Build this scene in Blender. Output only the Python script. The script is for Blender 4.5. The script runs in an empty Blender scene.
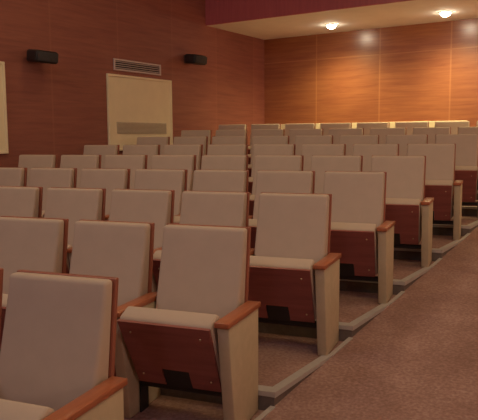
import bpy, bmesh, math
from mathutils import Vector, Matrix

scene = bpy.context.scene
COL = scene.collection

# ------------------------------------------------------------------ measurements
PHI = 0.2043                      # the seat rows are turned against the aisle
RX = Vector((math.cos(PHI), math.sin(PHI), 0))
DV = Vector((-math.sin(PHI), math.cos(PHI), 0))
PITCH, SPACING, RISE = 0.56, 0.982, 0.0989
STEP_X, STEP_Y, RISER = -0.005, -0.5654, 0.0681
CAM = Vector((1.577, -1.3628, 1.4705))
K = 1.03
def wx(x): return CAM.x + K * (x - CAM.x)
def wy(y): return CAM.y + K * (y - CAM.y)
def wz(z): return CAM.z + K * (z - CAM.z)
XL, YB, ZS, YF = wx(-4.494), wy(8.881), wz(3.241), wy(7.093)   # left wall, back wall, soffit, fascia
XR, YN, ZC = 4.6, -6.5, 4.7
NROW, NCOL = 9, 8

# ------------------------------------------------------------------ materials
def new_mat(name):
    m = bpy.data.materials.new(name); m.use_nodes = True
    nt = m.node_tree
    return m, nt, nt.nodes['Principled BSDF']

def node(nt, typ, **kw):
    n = nt.nodes.new(typ)
    for k, v in kw.items(): setattr(n, k, v)
    return n

def math_node(nt, op, a, b=None, c=None):
    n = node(nt, 'ShaderNodeMath', operation=op)
    for i, v in enumerate((a, b, c)):
        if v is None: continue
        if isinstance(v, (int, float)): n.inputs[i].default_value = v
        else: nt.links.new(v, n.inputs[i])
    return n.outputs[0]

def ramp(nt, fac, stops):
    r = node(nt, 'ShaderNodeValToRGB')
    el = r.color_ramp.elements
    while len(el) < len(stops): el.new(0.5)
    for e, (p, c) in zip(el, stops):
        e.position = p; e.color = (*c, 1)
    nt.links.new(fac, r.inputs[0])
    return r.outputs[0]

def mix(nt, fac, a, b, blend='MIX'):
    n = node(nt, 'ShaderNodeMix', data_type='RGBA', blend_type=blend)
    for sock, v in ((n.inputs[0], fac), (n.inputs[6], a), (n.inputs[7], b)):
        if isinstance(v, (int, float)): sock.default_value = v
        elif isinstance(v, tuple): sock.default_value = (*v, 1)
        else: nt.links.new(v, sock)
    return n.outputs[2]

def plain(name, col, rough=0.5, metal=0.0, var=0.12, scale=30, bump=0.0, bscale=300, spec=0.5):
    m, nt, b = new_mat(name)
    tc = node(nt, 'ShaderNodeTexCoord')
    nz = node(nt, 'ShaderNodeTexNoise'); nz.inputs['Scale'].default_value = scale
    nz.inputs['Detail'].default_value = 4
    nt.links.new(tc.outputs['Object'], nz.inputs['Vector'])
    lo = tuple(c * (1 - var) for c in col); hi = tuple(min(1, c * (1 + var)) for c in col)
    nt.links.new(ramp(nt, nz.outputs['Fac'], [(0.3, lo), (0.7, hi)]), b.inputs['Base Color'])
    b.inputs['Roughness'].default_value = rough
    b.inputs['Metallic'].default_value = metal
    b.inputs['Specular IOR Level'].default_value = spec
    if bump:
        n2 = node(nt, 'ShaderNodeTexNoise'); n2.inputs['Scale'].default_value = bscale
        nt.links.new(tc.outputs['Object'], n2.inputs['Vector'])
        bp = node(nt, 'ShaderNodeBump'); bp.inputs['Strength'].default_value = bump
        bp.inputs['Distance'].default_value = 0.004
        nt.links.new(n2.outputs['Fac'], bp.inputs['Height'])
        nt.links.new(bp.outputs['Normal'], b.inputs['Normal'])
    return m

def wood(name, dark, light, axis, stretch=16, scale=1.6, rough=0.35, seams=None, seam_col=(0.5, 0.2, 0.08), coat=0.0, seam_fac=0.4):
    """Veneer with the grain along AXIS; seams = (tangent axis, first, spacing, height of the level joint)."""
    m, nt, b = new_mat(name)
    tc = node(nt, 'ShaderNodeTexCoord')
    mp = node(nt, 'ShaderNodeMapping')
    s = [stretch] * 3; s['XYZ'.index(axis)] = 1.0
    mp.inputs['Scale'].default_value = s
    nt.links.new(tc.outputs['Object'], mp.inputs['Vector'])
    n1 = node(nt, 'ShaderNodeTexNoise'); n1.inputs['Scale'].default_value = scale
    n1.inputs['Detail'].default_value = 6; n1.inputs['Roughness'].default_value = 0.62
    n1.inputs['Distortion'].default_value = 0.4
    nt.links.new(mp.outputs[0], n1.inputs['Vector'])
    n2 = node(nt, 'ShaderNodeTexNoise'); n2.inputs['Scale'].default_value = 0.9
    nt.links.new(tc.outputs['Object'], n2.inputs['Vector'])
    f = math_node(nt, 'MULTIPLY_ADD', n1.outputs['Fac'], 0.8, math_node(nt, 'MULTIPLY', n2.outputs['Fac'], 0.2))
    c = ramp(nt, f, [(0.34, dark), (0.66, light)])
    if seams:
        ax, first, sp, hz = seams
        sep = node(nt, 'ShaderNodeSeparateXYZ'); nt.links.new(tc.outputs['Object'], sep.inputs[0])
        t = sep.outputs['XYZ'.index(ax)]
        d = math_node(nt, 'PINGPONG', math_node(nt, 'SUBTRACT', t, first), sp / 2)
        v = math_node(nt, 'LESS_THAN', d, 0.012)
        h = math_node(nt, 'LESS_THAN', math_node(nt, 'ABSOLUTE', math_node(nt, 'SUBTRACT', sep.outputs[2], hz)), 0.010)
        mk = math_node(nt, 'MULTIPLY', math_node(nt, 'MAXIMUM', v, h), seam_fac)
        # each panel of veneer has its own slight tone
        cell = math_node(nt, 'FLOOR', math_node(nt, 'DIVIDE', math_node(nt, 'SUBTRACT', t, first), sp))
        wn = node(nt, 'ShaderNodeTexWhiteNoise', noise_dimensions='1D'); nt.links.new(cell, wn.inputs['W'])
        tone = math_node(nt, 'MULTIPLY_ADD', wn.outputs['Value'], 0.16, 0.92)
        cc = node(nt, 'ShaderNodeCombineColor')
        for i in range(3): nt.links.new(tone, cc.inputs[i])
        c = mix(nt, 1.0, c, cc.outputs[0], 'MULTIPLY')
        c = mix(nt, mk, c, seam_col)
    nt.links.new(c, b.inputs['Base Color'])
    b.inputs['Roughness'].default_value = rough
    b.inputs['Coat Weight'].default_value = coat
    b.inputs['Coat Roughness'].default_value = 0.27
    return m

def carpet(name):
    m, nt, b = new_mat(name)
    tc = node(nt, 'ShaderNodeTexCoord')
    n1 = node(nt, 'ShaderNodeTexNoise'); n1.inputs['Scale'].default_value = 55; n1.inputs['Detail'].default_value = 3
    n2 = node(nt, 'ShaderNodeTexNoise'); n2.inputs['Scale'].default_value = 3.5
    n3 = node(nt, 'ShaderNodeTexNoise'); n3.inputs['Scale'].default_value = 240
    for n in (n1, n2, n3): nt.links.new(tc.outputs['Object'], n.inputs['Vector'])
    f = math_node(nt, 'MULTIPLY_ADD', n1.outputs['Fac'], 0.6, math_node(nt, 'MULTIPLY', n2.outputs['Fac'], 0.4))
    nt.links.new(ramp(nt, f, [(0.34, (0.26, 0.15, 0.125)), (0.52, (0.35, 0.21, 0.18)), (0.68, (0.46, 0.30, 0.26))]), b.inputs['Base Color'])
    b.inputs['Roughness'].default_value = 0.95
    b.inputs['Specular IOR Level'].default_value = 0.1
    bp = node(nt, 'ShaderNodeBump'); bp.inputs['Strength'].default_value = 0.5; bp.inputs['Distance'].default_value = 0.006
    nt.links.new(n3.outputs['Fac'], bp.inputs['Height']); nt.links.new(bp.outputs['Normal'], b.inputs['Normal'])
    return m

def glow(name, col, strength):
    m, nt, b = new_mat(name)
    b.inputs['Base Color'].default_value = (*col, 1)
    b.inputs['Emission Color'].default_value = (*col, 1)
    b.inputs['Emission Strength'].default_value = strength
    return m

SEAM = wx(-2.3309)
M = {
    'wood_back': wood('cherry_veneer_back', (0.30, 0.095, 0.045), (0.45, 0.17, 0.068), 'X', seams=('X', SEAM, 1.13 * K, wz(2.823)), seam_col=(0.62, 0.28, 0.12), coat=1.0),
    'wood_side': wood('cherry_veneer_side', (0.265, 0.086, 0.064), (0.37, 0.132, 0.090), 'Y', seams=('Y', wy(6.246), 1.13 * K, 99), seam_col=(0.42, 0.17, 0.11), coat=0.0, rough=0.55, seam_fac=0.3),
    'wood_fascia': wood('cherry_veneer_fascia', (0.46, 0.108, 0.120), (0.54, 0.135, 0.145), 'Z', stretch=14, scale=2.2),
    'wood_seat': wood('seat_veneer', (0.26, 0.076, 0.066), (0.36, 0.110, 0.092), 'X', stretch=10, scale=3, rough=0.4),
    'wood_shell': wood('shell_veneer', (0.29, 0.090, 0.055), (0.39, 0.130, 0.075), 'Z', stretch=10, scale=4, rough=0.4),
    'wood_arm': wood('armrest_veneer', (0.36, 0.11, 0.05), (0.48, 0.16, 0.07), 'Y', stretch=10, scale=4, rough=0.32),
    'fabric': plain('cream_fabric', (0.57, 0.455, 0.365), 0.9, var=0.025, scale=14, bump=0.25, bscale=900, spec=0.2),
    'panel_fabric': plain('cream_panel_cloth', (0.55, 0.45, 0.31), 0.85, var=0.05, scale=20, bump=0.2, bscale=700, spec=0.2),
    'carpet': carpet('brown_carpet'),
    'riser': plain('grey_riser', (0.16, 0.125, 0.11), 0.7),
    'nosing': plain('brushed_aluminium', (0.50, 0.46, 0.44), 0.5, metal=0.2, var=0.05),
    'soffit': plain('cream_plaster', (0.86, 0.86, 0.82), 0.8, var=0.03, scale=4),
    'ceiling': plain('dull_plaster', (0.45, 0.36, 0.30), 0.85, var=0.03, scale=4),
    'board': plain('cream_board', (0.88, 0.78, 0.53), 0.6, var=0.03, scale=5),
    'board_frame': plain('cream_frame', (0.88, 0.79, 0.55), 0.5, var=0.03, scale=5),
    'grille': plain('grey_grille', (0.56, 0.49, 0.37), 0.6, var=0.05),
    'vent': plain('vent_metal', (0.60, 0.50, 0.48), 0.5, metal=0.2, var=0.04),
    'dark': plain('vent_dark', (0.025, 0.016, 0.014), 0.8),
    'black': plain('black_plastic', (0.022, 0.018, 0.02), 0.5, spec=0.4),
    'cone': plain('speaker_cloth', (0.045, 0.04, 0.042), 0.75),
    'steel': plain('black_steel', (0.02, 0.016, 0.016), 0.5),
    'brass': plain('screw_metal', (0.55, 0.42, 0.25), 0.35, metal=0.8),
    'bracket': plain('bracket_brown', (0.10, 0.05, 0.04), 0.5),
    'ledge': plain('cream_ledge', (0.80, 0.70, 0.48), 0.7, var=0.03),
    'ring': plain('lamp_ring', (0.8, 0.74, 0.62), 0.4),
    'lamp': glow('lamp_glass', (1.0, 0.86, 0.62), 45),
}

# ------------------------------------------------------------------ mesh helpers
def box(bm, x0, x1, y0, y1, z0, z1, mi=0):
    v = [bm.verts.new((x, y, z)) for z in (z0, z1) for y in (y0, y1) for x in (x0, x1)]
    fs = [bm.faces.new([v[i] for i in q]) for q in ((0, 2, 3, 1), (4, 5, 7, 6), (0, 1, 5, 4), (2, 6, 7, 3), (0, 4, 6, 2), (1, 3, 7, 5))]
    for f in fs: f.material_index = mi
    return v

def prism(bm, pts, axis, a, b, mi=0):
    """Extrude the closed outline PTS (two coordinates) along AXIS from a to b."""
    def P(p, t):
        return {'X': (t, p[0], p[1]), 'Y': (p[0], t, p[1]), 'Z': (p[0], p[1], t)}[axis]
    A = [bm.verts.new(P(p, a)) for p in pts]; B = [bm.verts.new(P(p, b)) for p in pts]
    n = len(pts); fs = [bm.faces.new(A), bm.faces.new(B)]
    for i in range(n):
        j = (i + 1) % n
        fs.append(bm.faces.new((A[i], A[j], B[j], B[i])))
    for f in fs: f.material_index = mi
    return A + B

def disc(bm, c, r, h, seg=20, axis='Z'):
    pts = [(c[0] + r * math.cos(2 * math.pi * i / seg), c[1] + r * math.sin(2 * math.pi * i / seg)) for i in range(seg)]
    return prism(bm, pts, axis, c[2], c[2] + h)

def bevel(bm, w, seg=2, angle=0.5):
    bmesh.ops.recalc_face_normals(bm, faces=bm.faces[:])
    es = [e for e in bm.edges if len(e.link_faces) == 2 and e.calc_face_angle(0) > angle]
    bmesh.ops.bevel(bm, geom=es, offset=w, segments=seg, profile=0.5, affect='EDGES', clamp_overlap=True)

def obj(name, bm, mats, parent=None, smooth=False, loc=None):
    bmesh.ops.recalc_face_normals(bm, faces=bm.faces[:])
    me = bpy.data.meshes.new(name); bm.to_mesh(me); bm.free()
    for m in (mats if isinstance(mats, (list, tuple)) else [mats]): me.materials.append(m)
    if smooth:
        for p in me.polygons: p.use_smooth = True
        me.set_sharp_from_angle(angle=math.radians(50))
    o = bpy.data.objects.new(name, me); COL.objects.link(o)
    if parent: o.parent = parent
    if loc: o.location = loc
    return o

def struct(name, bm, mats):
    o = obj(name, bm, mats); o['kind'] = 'structure'; return o

def thing(name, label, cat, loc=(0, 0, 0), rz=0.0, group=None):
    o = bpy.data.objects.new(name, None); COL.objects.link(o)
    o.empty_display_size = 0.1
    o.location = loc; o.rotation_euler = (0, 0, rz)
    o['label'] = label; o['category'] = cat
    if group: o['group'] = group
    return o

# ------------------------------------------------------------------ the room
def row_z(r): return r * RISE + (0.013 if r == 0 else 0.0)
def S(r): return Vector((STEP_X, r * SPACING + STEP_Y, row_z(r)))
def ramp_z(y): return (y - STEP_Y) / SPACING * RISE - RISER
R0 = -4                                            # stepped floor goes on below the first row in view
bm = bmesh.new()
T = (STEP_X - XL) / RX.x
for r in range(R0, NROW):
    a, b = S(r), S(r + 1)
    al, bl = a - RX * T, b - RX * T
    if r == NROW - 1:                              # top landing runs back to the wall
        top = [a, Vector((STEP_X, YB, 0)), Vector((XL, YB, 0)), al]
    else:
        top = [a, b, bl, al]
    z1 = row_z(r)
    vt = [bm.verts.new((p.x, p.y, z1)) for p in top]
    f = bm.faces.new(vt); f.material_index = 0
    lo = [bm.verts.new((p.x, p.y, z1 - RISE - 0.25)) for p in (top[0], top[-1])]
    f = bm.faces.new((vt[0], vt[-1], lo[1], lo[0])); f.material_index = 1
    lb = bm.verts.new((top[1].x, top[1].y, z1 - RISE - 0.25))
    f = bm.faces.new((vt[0], lo[0], lb, vt[1])); f.material_index = 1
# sloping aisle and the flat strip behind and before it
y0, y1 = S(R0).y, S(NROW).y
def quad(pts, mi=0):
    f = bm.faces.new([bm.verts.new(p) for p in pts]); f.material_index = mi
quad([(STEP_X, y0, ramp_z(y0)), (XR, y0, ramp_z(y0)), (XR, y1, ramp_z(y1)), (STEP_X, y1, ramp_z(y1))])
quad([(STEP_X, y1, ramp_z(y1)), (XR, y1, ramp_z(y1)), (XR, YB, ramp_z(y1)), (STEP_X, YB, ramp_z(y1))])
quad([(XL, YN, ramp_z(y0)), (XR, YN, ramp_z(y0)), (XR, y0, ramp_z(y0)), (XL, y0, ramp_z(y0))])
struct('floor', bm, [M['carpet'], M['riser']])

# aluminium nosings, one per step: along the riser and along the aisle edge
n_trim = 0
for r in range(-1, NROW):
    n_trim += 1
    a = S(r); z = a.z
    bm = bmesh.new()
    p = [a + DV * -0.006, a - RX * T - DV * 0.006, a - RX * T + DV * 0.065, a + DV * 0.065]
    prism(bm, [(q.x, q.y) for q in p], 'Z', z - 0.020, z + 0.006)
    ym = a.y + SPACING * (RISER / RISE)            # where the aisle meets the step
    prism(bm, [(a.y - 0.006, z + 0.0075), (a.y - 0.006, z - 0.022), (ym, z - 0.012), (ym, z + 0.0075)], 'X', STEP_X - 0.042, STEP_X + 0.008)
    ye = S(r + 1).y - 0.01
    prism(bm, [(ym, z + 0.007), (ym, z - 0.012), (ye, z - 0.012), (ye, ramp_z(ye) + 0.005)], 'X', STEP_X - 0.016, STEP_X + 0.012)
    struct('trim_%d' % n_trim, bm, M['nosing'])

bm = bmesh.new(); box(bm, XL - 0.12, XL, YN, YB, -0.9, ZC); struct('wall_left', bm, M['wood_side'])
bm = bmesh.new(); box(bm, XL - 0.12, XR + 0.12, YB, YB + 0.12, -0.9, ZC); struct('wall_back', bm, M['wood_back'])
bm = bmesh.new(); box(bm, XR, XR + 0.12, YN, YB, -0.9, ZC); struct('wall_right', bm, M['wood_side'])
bm = bmesh.new(); box(bm, XL - 0.12, XR + 0.12, YN - 0.12, YN, -0.9, ZC); struct('wall_front', bm, M['ceiling'])
bm = bmesh.new()
box(bm, XL - 0.12, XR + 0.12, YN - 0.12, YF, ZC, ZC + 0.1, 0)
struct('ceiling', bm, M['ceiling'])
# dropped soffit over the last rows with its wooden fascia
bm = bmesh.new()
box(bm, XL, XR, YF + 0.02, YB, ZS, ZS + 0.04, 0)
struct('ceiling_soffit', bm, M['soffit'])
bm = bmesh.new(); box(bm, XL, XR, YF, YF + 0.02, ZS, ZC, 0)
struct('wall_fascia', bm, M['wood_fascia'])
# pale dado along the foot of the back wall
bm = bmesh.new(); box(bm, XL + 0.02, wx(-0.925), YB - 0.03, YB, 8 * RISE, wz(1.742)); bevel(bm, 0.005, 1)
struct('trim_%d' % (n_trim + 1), bm, M['ledge'])

# ------------------------------------------------------------------ things on the left wall
def wall_board(y0, y1, z0, z1, label, grille=None):
    t = thing('wall_board', label, 'wall board', (XL, (y0 + y1) / 2, z0))
    L, H = (y1 - y0) / 2, z1 - z0
    bm = bmesh.new(); box(bm, 0, 0.022, -L + 0.03, L - 0.03, 0.03, H - 0.03); obj('board_face', bm, M['board'], t)
    bm = bmesh.new()
    for a in ((-L, L, 0, 0.032), (-L, L, H - 0.032, H), (-L, -L + 0.032, 0.032, H - 0.032), (L - 0.032, L, 0.032, H - 0.032)):
        box(bm, 0, 0.034, *a)
    bevel(bm, 0.004, 1); obj('board_frame', bm, M['board_frame'], t)
    if grille:
        ga, gb, gz0, gz1 = grille
        c = (y0 + y1) / 2
        bm = bmesh.new(); box(bm, 0.018, 0.026, ga - c, gb - c, gz0 - z0, gz1 - z0)
        n = 9
        for i in range(n):
            z = gz0 - z0 + (gz1 - gz0) * (i + 0.5) / n
            prism(bm, [(0.026, z - 0.006), (0.034, z - 0.004), (0.026, z + 0.004)], 'Y', ga - c + 0.01, gb - c - 0.01)
        obj('grille', bm, M['grille'], t)
    return t
wall_board(wy(4.883), wy(6.195), wz(1.335), wz(2.332), 'cream rectangular board on the wooden side wall with a grey grille, under the air vent',
           (wy(5.036), wy(6.06), wz(1.563), wz(1.716)))
wall_board(wy(2.0), wy(3.315), wz(1.335), wz(2.328), 'cream board cut off by the left edge of the photo, no vent above it')

t = thing('air_vent', 'grey slatted air vent grille high on the left wooden wall above cream board', 'vent', (XL, wy(5.495), wz(2.385)))
L, H = (wy(5.97) - wy(5.018)) / 2, wz(2.537) - wz(2.385)
bm = bmesh.new(); box(bm, 0, 0.006, -L + .01, L - .01, .01, H - .01); obj('backing', bm, M['dark'], t)
bm = bmesh.new()
fw = 0.024
for a in ((-L, L, 0, fw), (-L, L, H - fw, H), (-L, -L + fw, fw, H - fw), (L - fw, L, fw, H - fw)): box(bm, 0, 0.022, *a)
bevel(bm, 0.003, 1); obj('vent_frame', bm, M['vent'], t)
for i in range(4):
    z = fw + (H - 2 * fw) * (i + 0.5) / 4
    bm = bmesh.new(); prism(bm, [(0.004, z + 0.004), (0.018, z - 0.006), (0.020, z - 0.002), (0.006, z + 0.009)], 'Y', -L + fw, L - fw)
    obj('slat', bm, M['vent'], t)

def wall_speaker(y, z, label):
    t = thing('wall_speaker', label, 'speaker', (XL, y, z), 0, 'speakers on the left wall')
    bm = bmesh.new()
    box(bm, 0, 0.012, -0.06, 0.06, -0.06, 0.06); box(bm, 0.012, 0.085, -0.022, 0.022, -0.03, 0.03)
    bevel(bm, 0.004, 1); obj('wall_bracket', bm, M['bracket'], t)
    W2, D, Hh = 0.165, 0.23, 0.070
    rot = Matrix.Rotation(math.radians(7), 4, 'Y')
    off = Matrix.Translation((0.06, 0, 0))
    bm = bmesh.new(); prism(bm, [(0, -W2 + 0.035), (D, -W2), (D, W2), (0, W2 - 0.035)], 'Z', -Hh, Hh); bevel(bm, 0.032, 4)
    bm.transform(off @ rot); obj('speaker_cabinet', bm, M['black'], t, smooth=True)
    bm = bmesh.new(); box(bm, D, D + 0.010, -W2 + 0.02, W2 - 0.02, -Hh + 0.018, Hh - 0.018); bevel(bm, 0.006, 2)
    bm.transform(off @ rot); obj('speaker_grille', bm, M['cone'], t, smooth=True)
    return t
wall_speaker(wy(3.70), wz(2.425), 'black speaker on the left wall between the two cream boards')
wall_speaker(wy(6.58), wz(2.675), 'black speaker on the left wall right of the air vent, nearer the back corner')

# ------------------------------------------------------------------ recessed lights of the soffit
LAMPS = [(wx(-2.854), 'round recessed ceiling light left of centre, nearer the back corner'), (wx(-1.099), 'round recessed ceiling light at the upper right, further from the corner')]
LY = wy(8.16)
for lx, lab in LAMPS:
    t = thing('ceiling_light', lab, 'light', (lx, LY, ZS), 0, 'recessed lights of the low ceiling')
    bm = bmesh.new()
    pts = 28
    for rr, z in ((0.098, 0.0), (0.098, -0.008), (0.078, -0.012), (0.078, -0.002)):
        for i in range(pts):
            a = 2 * math.pi * i / pts; bm.verts.new((rr * math.cos(a), rr * math.sin(a), z))
    bm.verts.ensure_lookup_table()
    for k in range(3):
        for i in range(pts):
            j = (i + 1) % pts
            bm.faces.new((bm.verts[k * pts + i], bm.verts[k * pts + j], bm.verts[(k + 1) * pts + j], bm.verts[(k + 1) * pts + i]))
    obj('light_ring', bm, M['ring'], t, smooth=True)
    bm = bmesh.new()
    bmesh.ops.create_uvsphere(bm, u_segments=24, v_segments=12, radius=0.076)
    bmesh.ops.delete(bm, geom=[v for v in bm.verts if v.co.z > 0.001], context='VERTS')
    bm.transform(Matrix.Diagonal((1, 1, 0.8, 1)) @ Matrix.Translation((0, 0, -0.006))); obj('light_lens', bm, M['lamp'], t, smooth=True)

def spot(x, y, z, power, col, angle, blend=0.5, size=0.08):
    d = bpy.data.lights.new('downlight', 'SPOT'); d.energy = power; d.color = col
    d.spot_size = math.radians(angle); d.spot_blend = blend; d.shadow_soft_size = size
    o = bpy.data.objects.new('downlight', d); COL.objects.link(o); o.location = (x, y, z)
for lx in (LAMPS[0][0], LAMPS[1][0], LAMPS[1][0] + 1.808, LAMPS[1][0] + 3.616):
    spot(lx, LY, ZS - 0.085, 150, (1.0, 0.82, 0.38), 152, 1.0, 0.12)

def area(x, y, z, power, col, sx, sy, rx=0):
    d = bpy.data.lights.new('unseen_ceiling_light', 'AREA'); d.energy = power; d.color = col
    d.shape = 'RECTANGLE'; d.size = sx; d.size_y = sy
    o = bpy.data.objects.new('unseen_ceiling_light', d); COL.objects.link(o)
    o.location = (x, y, z); o.rotation_euler = (rx, 0, 0)
# warm lamps of the high ceiling, and unseen cool fill added for the seat fronts
for (x, y, w) in ((-2.6, 0.5, 22), (1.2, 0.5, 24), (-2.6, 3.6, 14), (1.2, 3.6, 13), (3.7, 1.5, 14), (3.7, 5.0, 12)):  # the right-hand pair is added to light the seat sides
    area(x, y, ZC - 0.03, w, (1.0, 0.74, 0.36), 0.7, 0.7)
for (x, y, w) in ((-2.4, -4.5, 17), (1.4, -4.5, 17), (-2.4, -1.0, 9), (1.4, -1.0, 9), (-2.4, 2.2, 2.5), (1.4, 2.2, 2.5)):
    area(x, y, ZC - 0.25, w, (1.0, 0.84, 0.94), 0.5, 0.5, math.radians(55))

# unseen fill by the right wall, added to brighten left wall and soffit
for y, z in ((-0.5, 1.9), (3.4, 2.2), (7.7, 2.5)):
    d = bpy.data.lights.new('side_fill', 'POINT'); d.energy = 32; d.color = (1.0, 0.84, 0.68); d.shadow_soft_size = 0.12
    o = bpy.data.objects.new('side_fill', d); COL.objects.link(o); o.location = (XR - 0.2, y, z)

# ------------------------------------------------------------------ the auditorium seat
OX, OY = 0.3155, 0.25                     # from the outer front foot of the side panel to the middle of the seat
def sh(bm): bm.transform(Matrix.Translation((OX, -OY, 0)))

def build_seat():
    t = thing('auditorium_seat', '', 'seat')
    # upholstered side panel
    bm = bmesh.new()
    prism(bm, [(0.082, 0), (0.400, 0), (0.404, 0.536), (0.004, 0.536)], 'X', -0.060, -0.001); bevel(bm, 0.007, 2); sh(bm)
    obj('side_panel', bm, M['panel_fabric'], t, smooth=True)
    bm = bmesh.new()
    prism(bm, [(-0.010, 0.540), (-0.004, 0.535), (0.425, 0.535), (0.425, 0.562), (-0.010, 0.562)], 'X', -0.0665, 0.004); bevel(bm, 0.004, 2); sh(bm)
    obj('armrest', bm, M['wood_arm'], t, smooth=True)
    # wooden back shell
    def yb(z): return 0.446 + (z - 0.566) * 0.135
    bm = bmesh.new()
    prism(bm, [(yb(0.34) + 0.0, 0.34), (yb(0.925), 0.925), (yb(0.925) + 0.022, 0.925), (yb(0.34) + 0.022, 0.34)], 'X', -0.5575, -0.0795); bevel(bm, 0.003, 1); sh(bm)
    obj('back_shell', bm, M['wood_shell'], t)
    # padded backrest, thin at the top and swelling towards the seat
    prof = [(yb(0.40), 0.40), (0.315, 0.40), (0.322, 0.48), (0.343, 0.56), (0.372, 0.66), (0.399, 0.76), (0.420, 0.84), (0.436, 0.924), (yb(0.924), 0.924)]
    bm = bmesh.new(); prism(bm, prof, 'X', -0.551, -0.087); bevel(bm, 0.018, 4, 0.7); sh(bm)
    obj('backrest', bm, M['fabric'], t, smooth=True)
    # tipped-up seat: wooden underboard and pad
    B, Tp = Vector((0.128, 0.185)), Vector((-0.042, 0.532))
    u = (Tp - B).normalized(); n = Vector((u.y, -u.x))            # along the board, and from board to pad
    def q(s, d): p = B + u * s + n * d; return (p.x, p.y)
    Ls = (Tp - B).length
    bm = bmesh.new()
    prism(bm, [q(0.01, 0.012), q(Ls - 0.002, 0.012), q(Ls + 0.006, 0.035), q(Ls + 0.004, 0.110), q(Ls - 0.03, 0.130), q(0.05, 0.125), q(0.01, 0.10)], 'X', -0.549, -0.074)
    bevel(bm, 0.014, 3, 0.55); sh(bm)
    obj('seat_pad', bm, M['fabric'], t, smooth=True)
    # board with a square cut-out at the middle of its lower edge
    cx = -0.3115; hw = 0.235; nw = 0.072; nh = 0.105
    out = [(cx - hw + 0.014, 0), (cx - nw, 0), (cx - nw, nh), (cx + nw, nh), (cx + nw, 0), (cx + hw - 0.014, 0), (cx + hw, Ls), (cx - hw, Ls)]
    bm = bmesh.new()
    lo = []; hi = []
    for x, s in out:
        a = q(s, 0.0); b = q(s, 0.014)
        lo.append(bm.verts.new((x, a[0], a[1]))); hi.append(bm.verts.new((x, b[0], b[1])))
    bm.faces.new(lo); bm.faces.new(hi)
    for i in range(len(out)):
        j = (i + 1) % len(out); bm.faces.new((lo[i], lo[j], hi[j], hi[i]))
    sh(bm); bd = obj('seat_underboard', bm, M['wood_seat'], t)
    for x, s in ((cx - 0.18, 0.06), (cx + 0.18, 0.06), (cx - 0.18, Ls - 0.06), (cx + 0.18, Ls - 0.06)):
        bm = bmesh.new(); a = q(s, -0.003)
        bmesh.ops.create_uvsphere(bm, u_segments=8, v_segments=5, radius=0.006)
        bm.transform(Matrix.Translation((x, a[0] + 0.002, a[1]))); sh(bm); obj('screw', bm, M['brass'], bd)
    # hinge block in the cut-out, crossbar and foot brackets
    bm = bmesh.new()
    pts = [q(-0.012, 0.004), q(nh - 0.004, 0.004), q(nh - 0.004, 0.05), q(-0.012, 0.05)]
    prism(bm, pts, 'X', cx - nw + 0.003, cx + nw - 0.003); sh(bm); obj('hinge_block', bm, M['steel'], t)
    bm = bmesh.new(); box(bm, -0.560, -0.060, 0.175, 0.215, 0.140, 0.175); bevel(bm, 0.004, 1); sh(bm); obj('crossbar', bm, M['steel'], t)
    for x in (-0.5575, -0.067):
        bm = bmesh.new(); box(bm, x, x + 0.006, 0.17, 0.25, 0.0, 0.19)
        sh(bm); obj('foot_bracket', bm, M['steel'], t)
    return t

def copy_tree(o, parent=None):
    c = o.copy(); COL.objects.link(c)
    if parent:
        c.parent = parent
    for ch in o.children: copy_tree(ch, c)
    return c

ORD = ['first', 'second', 'third', 'fourth', 'fifth', 'sixth', 'seventh', 'eighth', 'ninth']
def seat_words(r, c):
    if r == 0: row = 'nearest row'
    elif r == NROW - 1: row = 'last row'
    else: row = '%s row' % ORD[r]
    if c == 0: return 'cream seat with wooden armrest at the aisle end of the %s' % row
    if c == NCOL - 1: return 'cream seat at the left wall end of the %s' % row
    return 'cream wood-backed seat, %s from the aisle in the %s' % (ORD[c], row)
FIRST_HIDDEN = {0: 2, 1: 4, 2: 6, 3: 7}            # how many of the near rows reach into the view
proto = None
for r in range(NROW):
    for c in range(FIRST_HIDDEN.get(r, NCOL)):
        if proto is None: t = proto = build_seat()
        else: t = copy_tree(proto)
        base = Vector((0, r * SPACING, row_z(r))) - RX * (c * PITCH) - RX * OX + DV * OY
        t.location = base; t.rotation_euler = (0, 0, PHI)
        t['label'] = seat_words(r, c); t['category'] = 'seat'; t['group'] = 'seats of the auditorium'

# ------------------------------------------------------------------ world, camera
w = bpy.data.worlds.new('world'); scene.world = w; w.use_nodes = True
w.node_tree.nodes['Background'].inputs[0].default_value = (0.5, 0.42, 0.36, 1)
w.node_tree.nodes['Background'].inputs[1].default_value = 0.05

yaw, pit, roll, F = 0.5745, 0.107, -0.0062, 652.905
f = Vector((-math.sin(yaw) * math.cos(pit), math.cos(yaw) * math.cos(pit), -math.sin(pit)))
rr = Vector((math.cos(yaw), math.sin(yaw), 0)); uu = rr.cross(f)
r2 = rr * math.cos(roll) + uu * math.sin(roll); u2 = uu * math.cos(roll) - rr * math.sin(roll)
cd = bpy.data.cameras.new('camera'); co = bpy.data.objects.new('camera', cd); COL.objects.link(co)
mw = Matrix((r2, u2, -f)).transposed().to_4x4(); mw.translation = CAM
co.matrix_world = mw
cd.sensor_fit = 'HORIZONTAL'; cd.sensor_width = 36; cd.lens = 36 * F / 478
cd.clip_start = 0.05; cd.clip_end = 100
scene.camera = co
scene.cycles.diffuse_bounces = 8
scene.view_settings.view_transform = 'Standard'
scene.view_settings.look = 'None'
scene.view_settings.gamma = 1
scene.view_settings.use_curve_mapping = False
scene.view_settings.exposure = 0.13
